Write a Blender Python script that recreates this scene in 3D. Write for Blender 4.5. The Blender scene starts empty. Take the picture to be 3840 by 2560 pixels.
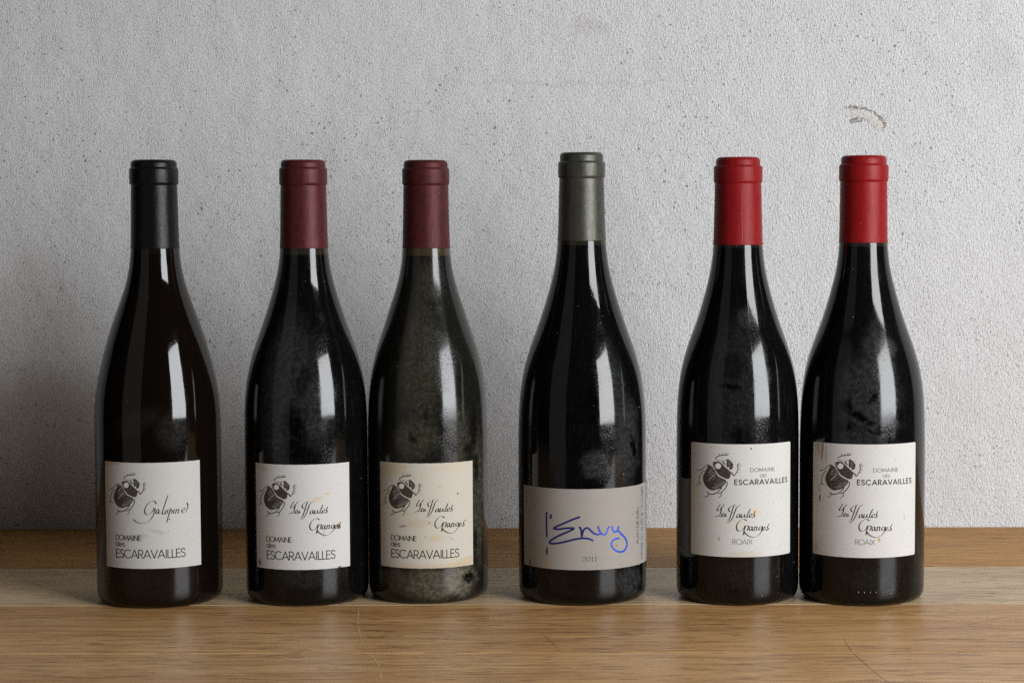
import bpy, math, random, json
from mathutils import Matrix, Vector, geometry
R_ = math.radians
random.seed(7)
sc = bpy.context.scene
COL = sc.collection

# ------------------------------------------------------------------ camera
cd = bpy.data.cameras.new('camera'); cam = bpy.data.objects.new('camera', cd); COL.objects.link(cam)
cd.sensor_width = 36; cd.lens = 71.93; cd.shift_x = -0.0867; cd.clip_start = .01; cd.clip_end = 50
cam.matrix_world = Matrix.Translation((0.06055, -1.395, 0.2653)) @ Matrix.Rotation(R_(90 - 3.786), 4, 'X') @ Matrix.Rotation(R_(-0.12), 4, 'Z')
sc.camera = cam

# ------------------------------------------------------------------ light: one tall window front right, an added dim lamp front left for reflections and fill
w = bpy.data.worlds.new('World'); sc.world = w; w.use_nodes = True
w.node_tree.nodes['Background'].inputs[0].default_value = (.9, .95, 1, 1)
w.node_tree.nodes['Background'].inputs[1].default_value = 0.005
def area(name, loc, target, sx, sy, radiance, col):
    l = bpy.data.lights.new(name, 'AREA'); l.shape = 'RECTANGLE'; l.size = sx; l.size_y = sy
    l.energy = radiance * math.pi * sx * sy; l.color = col
    o = bpy.data.objects.new(name, l); COL.objects.link(o)
    o.location = loc; o.rotation_euler = (Vector(target) - Vector(loc)).to_track_quat('-Z', 'Y').to_euler()
    return o
area('window_light', (1.325, -1.27, .595), (.525, -.67, .57), .90, 1.07, 18.4, (.955, .975, 1))
area('side_light', (-.98, -1.05, .52), (0, .1, .3), .85, 1.35, .25, (1, .98, .95))

sc.view_settings.view_transform = 'Standard'; sc.view_settings.look = 'None'
sc.view_settings.exposure = 0; sc.view_settings.gamma = 1
sc.render.engine = 'CYCLES'; sc.cycles.use_denoising = False
sc.cycles.max_bounces = 6; sc.cycles.sample_clamp_indirect = 4

# ------------------------------------------------------------------ helpers
def mesh_obj(name, verts, faces, mat, parent=None, smooth=False, uv=None, mats=None):
    me = bpy.data.meshes.new(name); me.from_pydata(verts, [], faces); me.update()
    if uv:
        l = me.uv_layers.new(name='UVMap')
        for lp in me.loops: l.data[lp.index].uv = uv[lp.vertex_index]
    if mat: me.materials.append(mat)
    if smooth: me.polygons.foreach_set('use_smooth', [True] * len(me.polygons))
    o = bpy.data.objects.new(name, me); COL.objects.link(o)
    if parent: o.parent = parent
    return o
def thing(name, label, cat, loc, group=None):
    o = bpy.data.objects.new(name, None); COL.objects.link(o); o.location = loc; o.empty_display_size = .05
    o['label'] = label; o['category'] = cat
    if group: o['group'] = group
    return o

class NT:
    """tiny node-graph writer"""
    def __init__(s, name):
        s.m = bpy.data.materials.new(name); s.m.use_nodes = True; s.t = s.m.node_tree; s.n = s.t.nodes; s.L = s.t.links
        s.p = s.n['Principled BSDF']; s.out = s.n['Material Output']
    def set(s, sock, v):
        if isinstance(v, (int, float)): sock.default_value = v
        elif isinstance(v, (tuple, list)): sock.default_value = tuple(v) + ((1,) if len(v) == 3 and sock.type == 'RGBA' else ())
        else: s.L.new(v, sock)
    def node(s, typ, props={}, **ins):
        n = s.n.new(typ)
        for k, v in props.items(): setattr(n, k, v)
        for k, v in ins.items(): s.set(n.inputs[k.replace('_', ' ')], v)
        return n
    def math(s, op, a, b=0.0, clamp=False):
        n = s.n.new('ShaderNodeMath'); n.operation = op; n.use_clamp = clamp
        s.set(n.inputs[0], a); s.set(n.inputs[1], b); return n.outputs[0]
    def coord(s, which='Object'): return s.node('ShaderNodeTexCoord').outputs[which]
    def map(s, v, loc=(0, 0, 0), rot=(0, 0, 0), scale=(1, 1, 1), typ='POINT'):
        n = s.n.new('ShaderNodeMapping'); n.vector_type = typ; s.L.new(v, n.inputs[0])
        n.inputs[1].default_value = loc; n.inputs[2].default_value = rot; n.inputs[3].default_value = scale; return n.outputs[0]
    def noise(s, v, scale, detail=2, rough=.5, dist=0, out=0):
        n = s.n.new('ShaderNodeTexNoise'); s.L.new(v, n.inputs['Vector']); n.inputs['Scale'].default_value = scale
        n.inputs['Detail'].default_value = detail; n.inputs['Roughness'].default_value = rough; n.inputs['Distortion'].default_value = dist
        return n.outputs[out]
    def voro(s, v, scale, rnd=1):
        n = s.n.new('ShaderNodeTexVoronoi'); s.L.new(v, n.inputs['Vector']); n.inputs['Scale'].default_value = scale; n.inputs['Randomness'].default_value = rnd
        return n.outputs['Distance'], n.outputs['Color']
    def ramp(s, v, a, b, lo=0., hi=1.):
        n = s.n.new('ShaderNodeMapRange'); n.interpolation_type = 'SMOOTHSTEP'; s.set(n.inputs[0], v)
        n.inputs[1].default_value = a; n.inputs[2].default_value = b; n.inputs[3].default_value = lo; n.inputs[4].default_value = hi; return n.outputs[0]
    def mix(s, f, a, b, blend='MIX'):
        n = s.n.new('ShaderNodeMix'); n.data_type = 'RGBA'; n.blend_type = blend; s.set(n.inputs[0], f); s.set(n.inputs[6], a); s.set(n.inputs[7], b); return n.outputs[2]
    def specks(s, v, scale, size, keep):
        """1 inside scattered dots of radius `size` (cell units), a fraction `keep` of the cells has one"""
        d, c = s.voro(v, scale)
        r = s.node('ShaderNodeSeparateColor', Color=c)
        sz = s.math('MULTIPLY', r.outputs[1], size)
        inside = s.ramp(s.math('SUBTRACT', d, sz), -.04, .04, 1, 0)
        return s.math('MULTIPLY', inside, s.math('LESS_THAN', r.outputs[0], keep))
    def patches(s, v, items, wob=0., wscale=1.):
        """soft elliptical patches (x, y, rx, ry, strength, rot deg) in the plane of v, edges broken by noise"""
        if wob:
            nz = s.noise(v, wscale, 5, .65, 0, 1)
            k = s.node('ShaderNodeVectorMath', {'operation': 'SUBTRACT'}); s.L.new(nz, k.inputs[0]); k.inputs[1].default_value = (.5, .5, .5)
            k2 = s.node('ShaderNodeVectorMath', {'operation': 'SCALE'}); s.L.new(k.outputs[0], k2.inputs[0]); k2.inputs['Scale'].default_value = wob
            k3 = s.node('ShaderNodeVectorMath', {'operation': 'ADD'}); s.L.new(v, k3.inputs[0]); s.L.new(k2.outputs[0], k3.inputs[1]); v = k3.outputs[0]
            fl = s.n.new('ShaderNodeVectorMath'); fl.operation = 'MULTIPLY'; s.L.new(v, fl.inputs[0]); fl.inputs[1].default_value = (1, 1, 0); v = fl.outputs[0]
        tot = None
        for it in items:
            x, y, rx, ry, a = it[:5]; rot = it[5] if len(it) > 5 else 0
            m = s.map(v, (x, y, 0), (0, 0, R_(rot)), (rx, ry, 1), 'TEXTURE')
            g = s.node('ShaderNodeTexGradient', {'gradient_type': 'SPHERICAL'}); s.L.new(m, g.inputs[0])
            q = s.math('MULTIPLY', s.ramp(g.outputs[1], 0, .6), a)
            tot = q if tot is None else s.math('MAXIMUM', tot, q)
        return tot
    def bump(s, h, strength, dist):
        b = s.n.new('ShaderNodeBump'); b.inputs['Strength'].default_value = strength; b.inputs['Distance'].default_value = dist
        s.L.new(h, b.inputs['Height']); return b.outputs[0]
    def P(s, **k):
        for a, v in k.items(): s.set(s.p.inputs[a.replace('_', ' ')], v)
        return s.m

# ------------------------------------------------------------------ wall
def wall_material(tint=(1, 1, 1)):
    t = NT('rough_plaster'); o = t.coord()
    v = t.node('ShaderNodeCombineXYZ'); sx = t.node('ShaderNodeSeparateXYZ', Vector=o)
    t.L.new(sx.outputs[0], v.inputs[0]); t.L.new(sx.outputs[2], v.inputs[1]); v = v.outputs[0]
    base = t.mix(t.noise(v, 3.2, 3, .6), (.61, .61, .615), (.73, .725, .72))
    grain = t.noise(v, 620, 3, .75)
    base = t.mix(t.ramp(grain, .47, .64, 0, .52), base, (.34, .34, .34))
    stain_shade = t.patches(v, [(-.405, .205, .03, .04, .2), (-.41, .17, .06, .08, .2), (-.375, .077, .012, .045, .55, -28), (-.352, .1, .012, .04, .4, -30), (-.40, .05, .13, .12, .75),  # wide last patch: brown smears plus painted depth for the bottles' wall shadow
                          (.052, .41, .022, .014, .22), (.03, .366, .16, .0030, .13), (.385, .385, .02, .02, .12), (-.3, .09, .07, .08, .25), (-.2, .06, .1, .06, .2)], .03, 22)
    base = t.mix(stain_shade, base, (.36, .30, .25))
    wz = t.node('ShaderNodeVectorMath', {'operation': 'SCALE'}); t.L.new(t.noise(v, 260, 2, .6, 0, 1), wz.inputs[0]); wz.inputs['Scale'].default_value = .0022
    wv = t.node('ShaderNodeVectorMath', {'operation': 'ADD'}); t.L.new(v, wv.inputs[0]); t.L.new(wz.outputs[0], wv.inputs[1]); wv = wv.outputs[0]
    pit = t.specks(wv, 230, .25, .42)
    dots = t.math('MAXIMUM', pit, t.math('MAXIMUM', t.specks(t.map(wv, (3.1, 1.7, 0)), 100, .09, .34), t.specks(t.map(wv, (7.1, 2.7, 0)), 480, .32, .45)))
    dens = t.ramp(t.noise(v, 11, 4, .65), .36, .62, .25, 1)
    base = t.mix(t.math('MULTIPLY', t.math('MULTIPLY', dots, dens), .72), base, (.10, .098, .095))  # dark grit colour, also painting in the shade inside the plaster's pits
    if tint != (1, 1, 1): base = t.mix(1, base, tint, 'MULTIPLY')
    dg = t.map(v, (0, 0, 0), (0, 0, R_(28)), (640, 250, 1))
    side = t.ramp(t.math('ADD', sx.outputs[0], t.math('MULTIPLY', t.noise(v, 6, 2), .3)), .05, .35, .25, 1)
    h0 = t.math('MULTIPLY', t.noise(v, 28, 3, .55), 2.6)
    h = t.math('ADD', t.math('MULTIPLY', t.math('MULTIPLY', t.noise(dg, 1, 2, .6), side), .9), t.math('MULTIPLY', t.noise(v, 820, 2, .75), .95))
    t.L.new(t.bump(t.math('ADD', h, h0), 1.0, .0013), t.p.inputs['Normal'])
    return t.P(Base_Color=base, Roughness=.9, Specular_IOR_Level=.2)
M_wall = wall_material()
WY = .2841
def box(x0, x1, y0, y1, z0, z1):
    v = [(x, y, z) for x in (x0, x1) for y in (y0, y1) for z in (z0, z1)]
    return v, [(0, 1, 3, 2), (4, 6, 7, 5), (0, 4, 5, 1), (2, 3, 7, 6), (0, 2, 6, 4), (1, 5, 7, 3)]
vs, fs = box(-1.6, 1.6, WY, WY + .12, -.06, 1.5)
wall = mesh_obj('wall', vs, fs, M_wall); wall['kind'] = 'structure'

# the crescent of dry filler and the little drip above the rightmost bottle: low relief on the plaster
def blob_strip(name, pts, widths, h, mat, parent, jit=.0004):
    """raised, uneven bead following pts on the wall (x,z), half-round section"""
    vs = []; fs = []; K = 7
    P = spline(pts, 8); Wd = [widths[0] + (widths[1] - widths[0]) * i / (len(P) - 1) for i in range(len(P))]
    for i, (x, z) in enumerate(P):
        a = P[max(i - 1, 0)]; b = P[min(i + 1, len(P) - 1)]; tx, tz = b[0] - a[0], b[1] - a[1]; l = math.hypot(tx, tz) or 1
        nx, nz = -tz / l, tx / l; e = min(1, (i + .3) / 3, (len(P) - i - .7) / 3)
        for k in range(K):
            s = -1 + 2 * k / (K - 1); hh = h * e * max(0, 1 - s * s) * random.uniform(.6, 1.2) if 0 < k < K - 1 else -.0003
            ww = Wd[i] * e * s + random.uniform(-jit, jit)
            vs.append((x + nx * ww, WY - hh, z + nz * ww))
    for i in range(len(P) - 1):
        for k in range(K - 1): a = i * K + k; fs.append((a, a + 1, a + K + 1, a + K))
    return mesh_obj(name, vs, fs, mat, parent, True)
def spline(pts, k):
    out = []; n = len(pts)
    for i in range(n - 1):
        p0 = pts[max(i - 1, 0)]; p1 = pts[i]; p2 = pts[i + 1]; p3 = pts[min(i + 2, n - 1)]
        for j in range(k):
            t = j / k; t2 = t * t; t3 = t2 * t
            out.append(tuple(.5 * (2 * p1[d] + (p2[d] - p0[d]) * t + (2 * p0[d] - 5 * p1[d] + 4 * p2[d] - p3[d]) * t2 + (3 * p1[d] - p0[d] - 3 * p2[d] + p3[d]) * t3) for d in (0, 1)))
    out.append(tuple(pts[-1])); return out
def flat_mat(name, col, rough=.8, spec=.3, **k):
    t = NT(name); return t.P(Base_Color=col, Roughness=rough, Specular_IOR_Level=spec, **k)
def grime_mat(name, a, b, sc_):
    t = NT(name); o = t.coord()
    return t.P(Base_Color=t.mix(t.ramp(t.noise(o, sc_, 4, .7), .35, .65), a, b), Roughness=.9, Specular_IOR_Level=.15)
M_fill = wall_material((.97, .93, .87)); M_fill.name = 'old_filler'
M_grime = grime_mat('wall_grime', (.12, .105, .09), (.36, .33, .29), 900)
blob_strip('filler_patch', [(.2645, .3395), (.2705, .3405), (.2775, .3385), (.2835, .3345), (.2872, .3300), (.2866, .3268)], (.0042, .0052), .0004, M_fill, wall, .0012)
def flecks(name, pts, n, spread, size, mat, parent):
    """loose crumbs of dark grime caught in the plaster along a line"""
    P = spline(pts, 12); vs = []; fs = []
    for _ in range(n):
        x, z = random.choice(P); x += random.gauss(0, spread); z += random.gauss(0, spread); s = size * random.uniform(.4, 1.3); a0 = random.uniform(0, 6); b0 = len(vs)
        k = random.randint(4, 6); el = random.uniform(.45, 1)
        for i in range(k): a = a0 + i * 6.283 / k; vs.append((x + s * math.cos(a), WY - .00008, z + s * el * math.sin(a) * random.uniform(.7, 1.1)))
        vs.append((x, WY - .00012, z)); fs += [(b0 + i, b0 + (i + 1) % k, b0 + k) for i in range(k)]
    return mesh_obj(name, vs, fs, mat, parent)
flecks('grime_edge', [(.2625, .3449), (.2690, .3447), (.2737, .3442), (.2824, .3414), (.2893, .3358), (.2925, .3315), (.2905, .3280)], 230, .0010, .00075, M_grime, wall)
flecks('grime_edge', [(.2650, .3340), (.2690, .3352), (.2737, .3357)], 80, .0011, .00075, M_grime, wall)
blob_strip('plaster_drip', [(.2770, .3104), (.2782, .3092), (.2790, .3078)], (.0009, .0012), .0004, M_fill, wall)

# ------------------------------------------------------------------ table
def wood(name, c0, c1, c2, seed, gs=1., rough=.36):
    t = NT(name); o = t.map(t.coord(), (seed * 1.37, seed * .61, seed * .2))
    warp = t.noise(t.map(o, scale=(2.2, 9, 1)), 1, 3, .5, 0, 1)
    wv = t.node('ShaderNodeVectorMath', {'operation': 'SCALE'}); t.L.new(warp, wv.inputs[0]); wv.inputs['Scale'].default_value = .012
    ad = t.node('ShaderNodeVectorMath', {'operation': 'ADD'}); t.L.new(o, ad.inputs[0]); t.L.new(wv.outputs[0], ad.inputs[1]); ov = ad.outputs[0]
    broad = t.noise(t.map(ov, scale=(1.5, 24 * gs, 1)), 1, 4, .6)
    fine = t.noise(t.map(ov, scale=(15, 190 * gs, 1)), 1, 4, .74)
    pore = t.noise(t.map(ov, scale=(44, 330, 1)), 1, 2, .6)
    blot = t.noise(t.map(o, scale=(4, 10, 1)), 1, 3, .6)
    c = t.mix(t.ramp(broad, .3, .72), c0, c1)
    c = t.mix(t.math('MULTIPLY', t.ramp(fine, .44, .62), .7), c, c2)
    c = t.mix(t.math('MULTIPLY', t.ramp(pore, .57, .66), .62), c, tuple(q * .42 for q in c2))
    c = t.mix(t.math('MULTIPLY', t.ramp(blot, .45, .8), .30), c, tuple(min(1, q * 1.25) for q in c1))
    c = t.mix(t.math('MULTIPLY', t.specks(t.map(o, scale=(1, 1, 0)), 38, .035, .4), .8), c, (.06, .045, .03))
    c = t.mix(t.math('MULTIPLY', t.specks(t.map(o, (5, 3, 0), scale=(1, 1, 0)), 30, .03, .35), .7), c, (.75, .66, .52))
    r = t.math('ADD', rough - .06, t.math('MULTIPLY', t.noise(t.map(o, scale=(9, 60, 1)), 1, 4, .6), .14))
    h = t.math('SUBTRACT', t.math('MULTIPLY', fine, .6), t.math('MULTIPLY', t.ramp(pore, .58, .72), .8))
    t.L.new(t.bump(h, .35, .0004), t.p.inputs['Normal'])
    return t.P(Base_Color=c, Roughness=r, Specular_IOR_Level=.24)
table = thing('wooden_table', 'worn wooden table top of wide horizontal planks under the six bottles', 'table', (0, 0, 0))
seams = [(.0976, .2832, wood('wood_orange', (.46, .225, .062), (.57, .305, .095), (.37, .17, .046), 1, .8, .55)),
         (-.0434, .0972, wood('wood_pale', (.55, .39, .22), (.64, .475, .29), (.40, .265, .14), 2, .7)),
         (-.1907, -.0438, wood('wood_brown', (.50, .265, .095), (.65, .39, .170), (.31, .145, .048), 3)),
         (-.3310, -.1911, wood('wood_tan', (.52, .29, .118), (.67, .41, .185), (.34, .17, .062), 4)),
         (-.4700, -.3314, wood('wood_amber', (.36, .22, .12), (.46, .29, .165), (.24, .135, .07), 5))]
planks = []
for y0, y1, m in seams:
    c = .0007; X = .95; z0 = -.034
    prof = [(y0, z0), (y0, -c), (y0 + c * .4, -c * .3), (y0 + c, 0), (y1 - c, 0), (y1 - c * .4, -c * .3), (y1, -c), (y1, z0)]
    n = len(prof); vs = [(x, a, b) for x in (-X, X) for a, b in prof]
    fs = [(i, (i + 1) % n, n + (i + 1) % n, n + i) for i in range(n)] + [tuple(range(n))[::-1], tuple(range(n, 2 * n))]
    planks.append(mesh_obj('plank', vs, fs, m, table))
def ribbon_flat(name, pts, w, mat, parent, z=.00006):
    P = spline(pts, 10); vs = []; fs = []
    for i, p in enumerate(P):
        a = P[max(i - 1, 0)]; b = P[min(i + 1, len(P) - 1)]; tx, ty = b[0] - a[0], b[1] - a[1]; l = math.hypot(tx, ty) or 1
        ww = w * random.uniform(.25, 1.1) * min(1, (i + .4) / 3, (len(P) - i) / 3) / 2
        vs += [(p[0] - ty / l * ww, p[1] + tx / l * ww, z), (p[0] + ty / l * ww, p[1] - tx / l * ww, z)]
    for i in range(len(P) - 1): fs.append((2 * i, 2 * i + 1, 2 * i + 3, 2 * i + 2))
    return mesh_obj(name, vs, fs, mat, parent)
M_scr = grime_mat('pale_scratch', (.46, .31, .18), (.60, .44, .28), 300)
M_scrd = grime_mat('dark_scratch', (.16, .09, .05), (.26, .15, .08), 300)
P3, P4 = planks[2], planks[3]
for pts, wd, m, par in [([(-.2731, -.0621), (-.2589, -.0709), (-.2458, -.0782)], .0011, M_scr, P3),
        ([(-.1815, -.0475), (-.1704, -.0718), (-.1594, -.1034)], .0005, M_scr, P3),
        ([(-.0997, -.0581), (-.0943, -.1075), (-.0855, -.1598), (-.0780, -.1885)], .0009, M_scr, P3),
        ([(-.0770, -.1925), (-.0684, -.2252), (-.0636, -.258)], .0014, M_scr, P4),
        ([(-.0783, -.1211), (-.0675, -.1723), (-.0640, -.188)], .0005, M_scr, P3),
        ([(.1102, -.0748), (.119, -.0995), (.1268, -.1098)], .0006, M_scr, P3),
        ([(.133, -.1233), (.1383, -.1365)], .0007, M_scr, P3),
        ([(.2092, -.1501), (.2097, -.188)], .0005, M_scrd, P3), ([(.2101, -.193), (.2172, -.2499), (.2216, -.2706)], .0006, M_scrd, P4),
        ([(.0238, -.1353), (.0328, -.1733), (.036, -.188)], .0005, M_scrd, P3),
        ([(-.2100, -.2450), (-.1850, -.2250), (-.1500, -.2320)], .0005, M_scr, P4), ([(.2900, -.1150), (.3300, -.0800)], .0005, M_scrd, P3)]:
    ribbon_flat('scratch', pts, wd, m, par)

# ------------------------------------------------------------------ bottle parts
def lathe(name, prof, mat, parent, n=112):
    """prof: (r, z) in metres from bottom to top; UV = (arc mm from the front, height mm)"""
    vs = []; uv = []; fs = []
    for r, z in prof:
        for k in range(n + 1):
            th = -math.pi + 2 * math.pi * k / n
            vs.append((r * math.sin(th), -r * math.cos(th), z)); uv.append((th * 42, z * 1000))
    m = n + 1
    for i in range(len(prof) - 1):
        for k in range(n): a = i * m + k; fs.append((a, a + 1, a + m + 1, a + m))
    o = mesh_obj(name, vs, fs, mat, parent, True, uv); return o
def pchip(xs, ys, q):
    n = len(xs); h = [xs[i + 1] - xs[i] for i in range(n - 1)]; d = [(ys[i + 1] - ys[i]) / h[i] for i in range(n - 1)]
    m = [d[0]] + [0 if d[i - 1] * d[i] <= 0 else 2 / (1 / d[i - 1] + 1 / d[i]) for i in range(1, n - 1)] + [d[-1]]
    out = []
    for x in q:
        i = max(j for j in range(n - 1) if x >= xs[j] or j == 0); t = (x - xs[i]) / h[i]
        out.append((1 + 2 * t) * (1 - t) ** 2 * ys[i] + t * (1 - t) ** 2 * h[i] * m[i] + t * t * (3 - 2 * t) * ys[i + 1] + t * t * (t - 1) * h[i] * m[i + 1])
    return out
class Shape:
    def __init__(s, prof):
        # prof measured top-down: top, ring top, ring bottom, neck, capsule end, then the flare and body
        s.top, s.rt, s.rb, s.nk, s.ce = prof[:5]
        pts = prof[4:][::-1]; s.R = max(p[1] for p in pts)
        pts = [(z, r) for z, r in pts if z > 100]; pts = [(11, s.R), (60, s.R), (100, s.R)] + pts + [s.nk]
        zs = [p[0] for p in pts]; rs = [min(p[1], s.R) for p in pts]
        # smooth the measured wobble
        q = [11 + (zs[-1] - 11) * i / 150 for i in range(151)]; r = pchip(zs, rs, q)
        for _ in range(14): r = [r[0]] + [(r[i - 1] + 2 * r[i] + r[i + 1]) / 4 for i in range(1, 150)] + [r[-1]]
        s.q, s.r = q, r
    def rad(s, z):
        if z <= s.q[0]: return s.R
        t = (z - s.q[0]) / (s.q[-1] - s.q[0]) * 150; i = min(int(t), 149); return s.r[i] + (s.r[i + 1] - s.r[i]) * (t - i)
    def glass(s):
        R = s.R; p = [(.2, 16), (8, 14), (18, 8), (25, 3), (R - 9, .35), (R - 6.6, 0), (R - 5.4, .05), (R - 4, .5), (R - 2.6, 1.4), (R - 1.5, 2.6), (R - .7, 4.2), (R - .2, 6.4), (R, 9)]
        p += [(r - .3 * min(1, max(0, (z - s.ce[0]) / 1.5)), z) for z, r in zip(s.q, s.r)]
        p += [(s.nk[1] - .4, s.nk[0] + 2), (s.nk[1] - .4, s.rt[0] - 3), (s.top[1] - 1, s.rt[0] - 2), (s.top[1] - 1, s.top[0] - 2), (.3, s.top[0] - 1.5)]
        return [(a / 1000, b / 1000) for a, b in p]
    def foil(s):
        t = .06; zc = s.ce[0]; p = []
        p.append((s.rad(zc) - .2, zc)); p.append((s.rad(zc) + .14, zc)); p.append((s.rad(zc) + .16, zc + .3))
        for i in range(1, 13):
            z = zc + (s.rb[0] - 1.8 - zc) * i / 12; p.append((s.rad(min(z, s.q[-1])) + t, z))
        rn = p[-1][0]; rr = s.rt[1] + .12; rt = s.top[1] + .1; zb, zt, z1 = s.rb[0], s.rt[0] + .4, s.top[0]
        p += [(rn - .12, zb - 1.3), (rn - .16, zb - .8), (rn - .05, zb - .35), (rr - .25, zb), (rr - .03, zb + .7), (rr + .02, zb + 1.6), (rr + .02, (zb + zt) / 2), (rr, zt - 1.4), (rr - .12, zt - .6), (rr - .5, zt - .05), (rt + .02, zt + .25), (rt - .06, zt + .7),
              (rt - .05, z1 - 2.8), (rt - .22, z1 - 1.8), (rt - .7, z1 - .9), (rt - 1.5, z1 - .3), (rt - 2.6, z1), (rt - 4.5, z1 - .12), (.2, z1 - .2)]
        return [(a / 1000, b / 1000) for a, b in p]

def glass_mat(name, base, dust, dustcol, clear, fill_z, neckcol, film, speck=.25, rough=.03, streak=0.0, seed=0., hz=.2):
    """dark bottle glass under dust: dust / clear are patch lists (arc mm, height mm, rx, ry, strength, rot)"""
    t = NT(name); uv = t.map(t.coord('UV'), scale=(1, 1, 0))
    us = t.map(uv, (seed * 31, seed * 17, 0))
    sep = t.node('ShaderNodeSeparateXYZ', Vector=uv)
    above = t.ramp(t.math('ADD', sep.outputs[1], t.math('MULTIPLY', t.noise(us, .2), 1.2)), fill_z, fill_z + 1.5)
    col = t.mix(above, base, neckcol)
    d = t.patches(uv, dust, 14, .09)
    mott = t.ramp(t.noise(us, .30, 7, .74), .40, .64)
    fine = t.ramp(t.noise(us, 1.5, 3, .75), .38, .66, .3, 1)
    d = t.math('MULTIPLY', t.math('ADD', d, film), t.math('MULTIPLY', t.math('ADD', t.math('MULTIPLY', mott, .62), .38), fine))
    if clear:
        rub = t.patches(uv, clear, 9, .16)
        d = t.math('MULTIPLY', d, t.math('SUBTRACT', 1, t.math('MULTIPLY', rub, t.ramp(t.noise(us, .22, 4, .6), .34, .50, .35, 1), True)))
    if streak:
        st = t.ramp(t.noise(t.map(us, rot=(0, 0, R_(12)), scale=(.9, .05, 1)), 1, 2, .5), .60, .68)
        d = t.math('ADD', d, t.math('MULTIPLY', st, streak))
    d = t.math('MINIMUM', t.math('MAXIMUM', d, 0), .95)
    pts = t.math('MULTIPLY', t.specks(us, .16, .055, speck), .8)
    tot = t.math('MAXIMUM', d, pts)
    haze = t.math('MULTIPLY', t.ramp(t.noise(us, .9, 4, .75), .47, .62), t.ramp(t.noise(us, .035, 3, .6), .38, .62))
    r = t.math('ADD', t.math('ADD', rough, t.math('MULTIPLY', d, .55)), t.math('MULTIPLY', haze, hz))
    pr = t.P(Base_Color=t.mix(tot, col, t.mix(pts, dustcol, (.62, .6, .55))), Roughness=r, IOR=1.5, Specular_IOR_Level=.34)
    # tiny waviness of moulded glass, grain where dust lies
    h = t.noise(us, .055, 2, .4)
    t.L.new(t.bump(h, .07, .0012), t.p.inputs['Normal'])
    return pr
def foil_mat(name, col, metal, rough, wear, seed, spec=.3, speck=.2):
    t = NT(name); uv = t.map(t.coord('UV'), (seed * 13, seed * 7, 0), scale=(1, 1, 0))
    c = t.mix(t.math('MULTIPLY', t.ramp(t.noise(uv, .12, 5, .65), .42, .72), wear), col, tuple(q * .35 for q in col))
    c = t.mix(t.math('MULTIPLY', t.specks(uv, .22, .06, speck), .75), c, (.6, .56, .5))
    c = t.mix(t.math('MULTIPLY', t.specks(t.map(uv, (9, 4, 0)), .3, .07, .3), .6), c, tuple(q * .2 for q in col))
    r = t.math('ADD', rough - .08, t.math('MULTIPLY', t.noise(uv, .9, 4, .7), .18))
    h = t.math('ADD', t.noise(uv, 1.5, 3, .6), t.math('MULTIPLY', t.noise(uv, .1, 2), 2.))
    t.L.new(t.bump(h, .16, .0007), t.p.inputs['Normal'])
    return t.P(Base_Color=c, Metallic=metal, Roughness=r, Specular_IOR_Level=spec)
def paper_mat(name, col, stains, mott, spotcol, seed, fox=.2):
    """stains: (arc mm, height mm, rx, ry, strength, rot, colour)"""
    t = NT(name); uv = t.map(t.coord('UV'), scale=(1, 1, 0)); us = t.map(uv, (seed * 71, seed * 37, 0))
    c = t.mix(t.math('MULTIPLY', t.ramp(t.noise(us, .045, 5, .65), .42, .78), mott), col, spotcol)
    c = t.mix(t.math('MULTIPLY', t.ramp(t.noise(us, .35, 5, .75), .52, .70), .30), c, tuple(q * .72 for q in col))
    c = t.mix(t.math('MULTIPLY', t.specks(us, .21, .13, fox + .1), .6), c, tuple(q * .42 for q in spotcol))
    c = t.mix(t.math('MULTIPLY', t.specks(t.map(us, (3, 8, 0)), .55, .22, fox + .1), .45), c, tuple(q * .5 for q in spotcol))
    for i, s_ in enumerate(stains):
        m = t.patches(uv, [s_[:6]], 2.2, .45)
        c = t.mix(m, c, s_[6])
    h = t.noise(us, 1.3, 4, .7)
    t.L.new(t.bump(h, .12, .0004), t.p.inputs['Normal'])
    return t.P(Base_Color=c, Roughness=.72, Specular_IOR_Level=.25)

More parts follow.
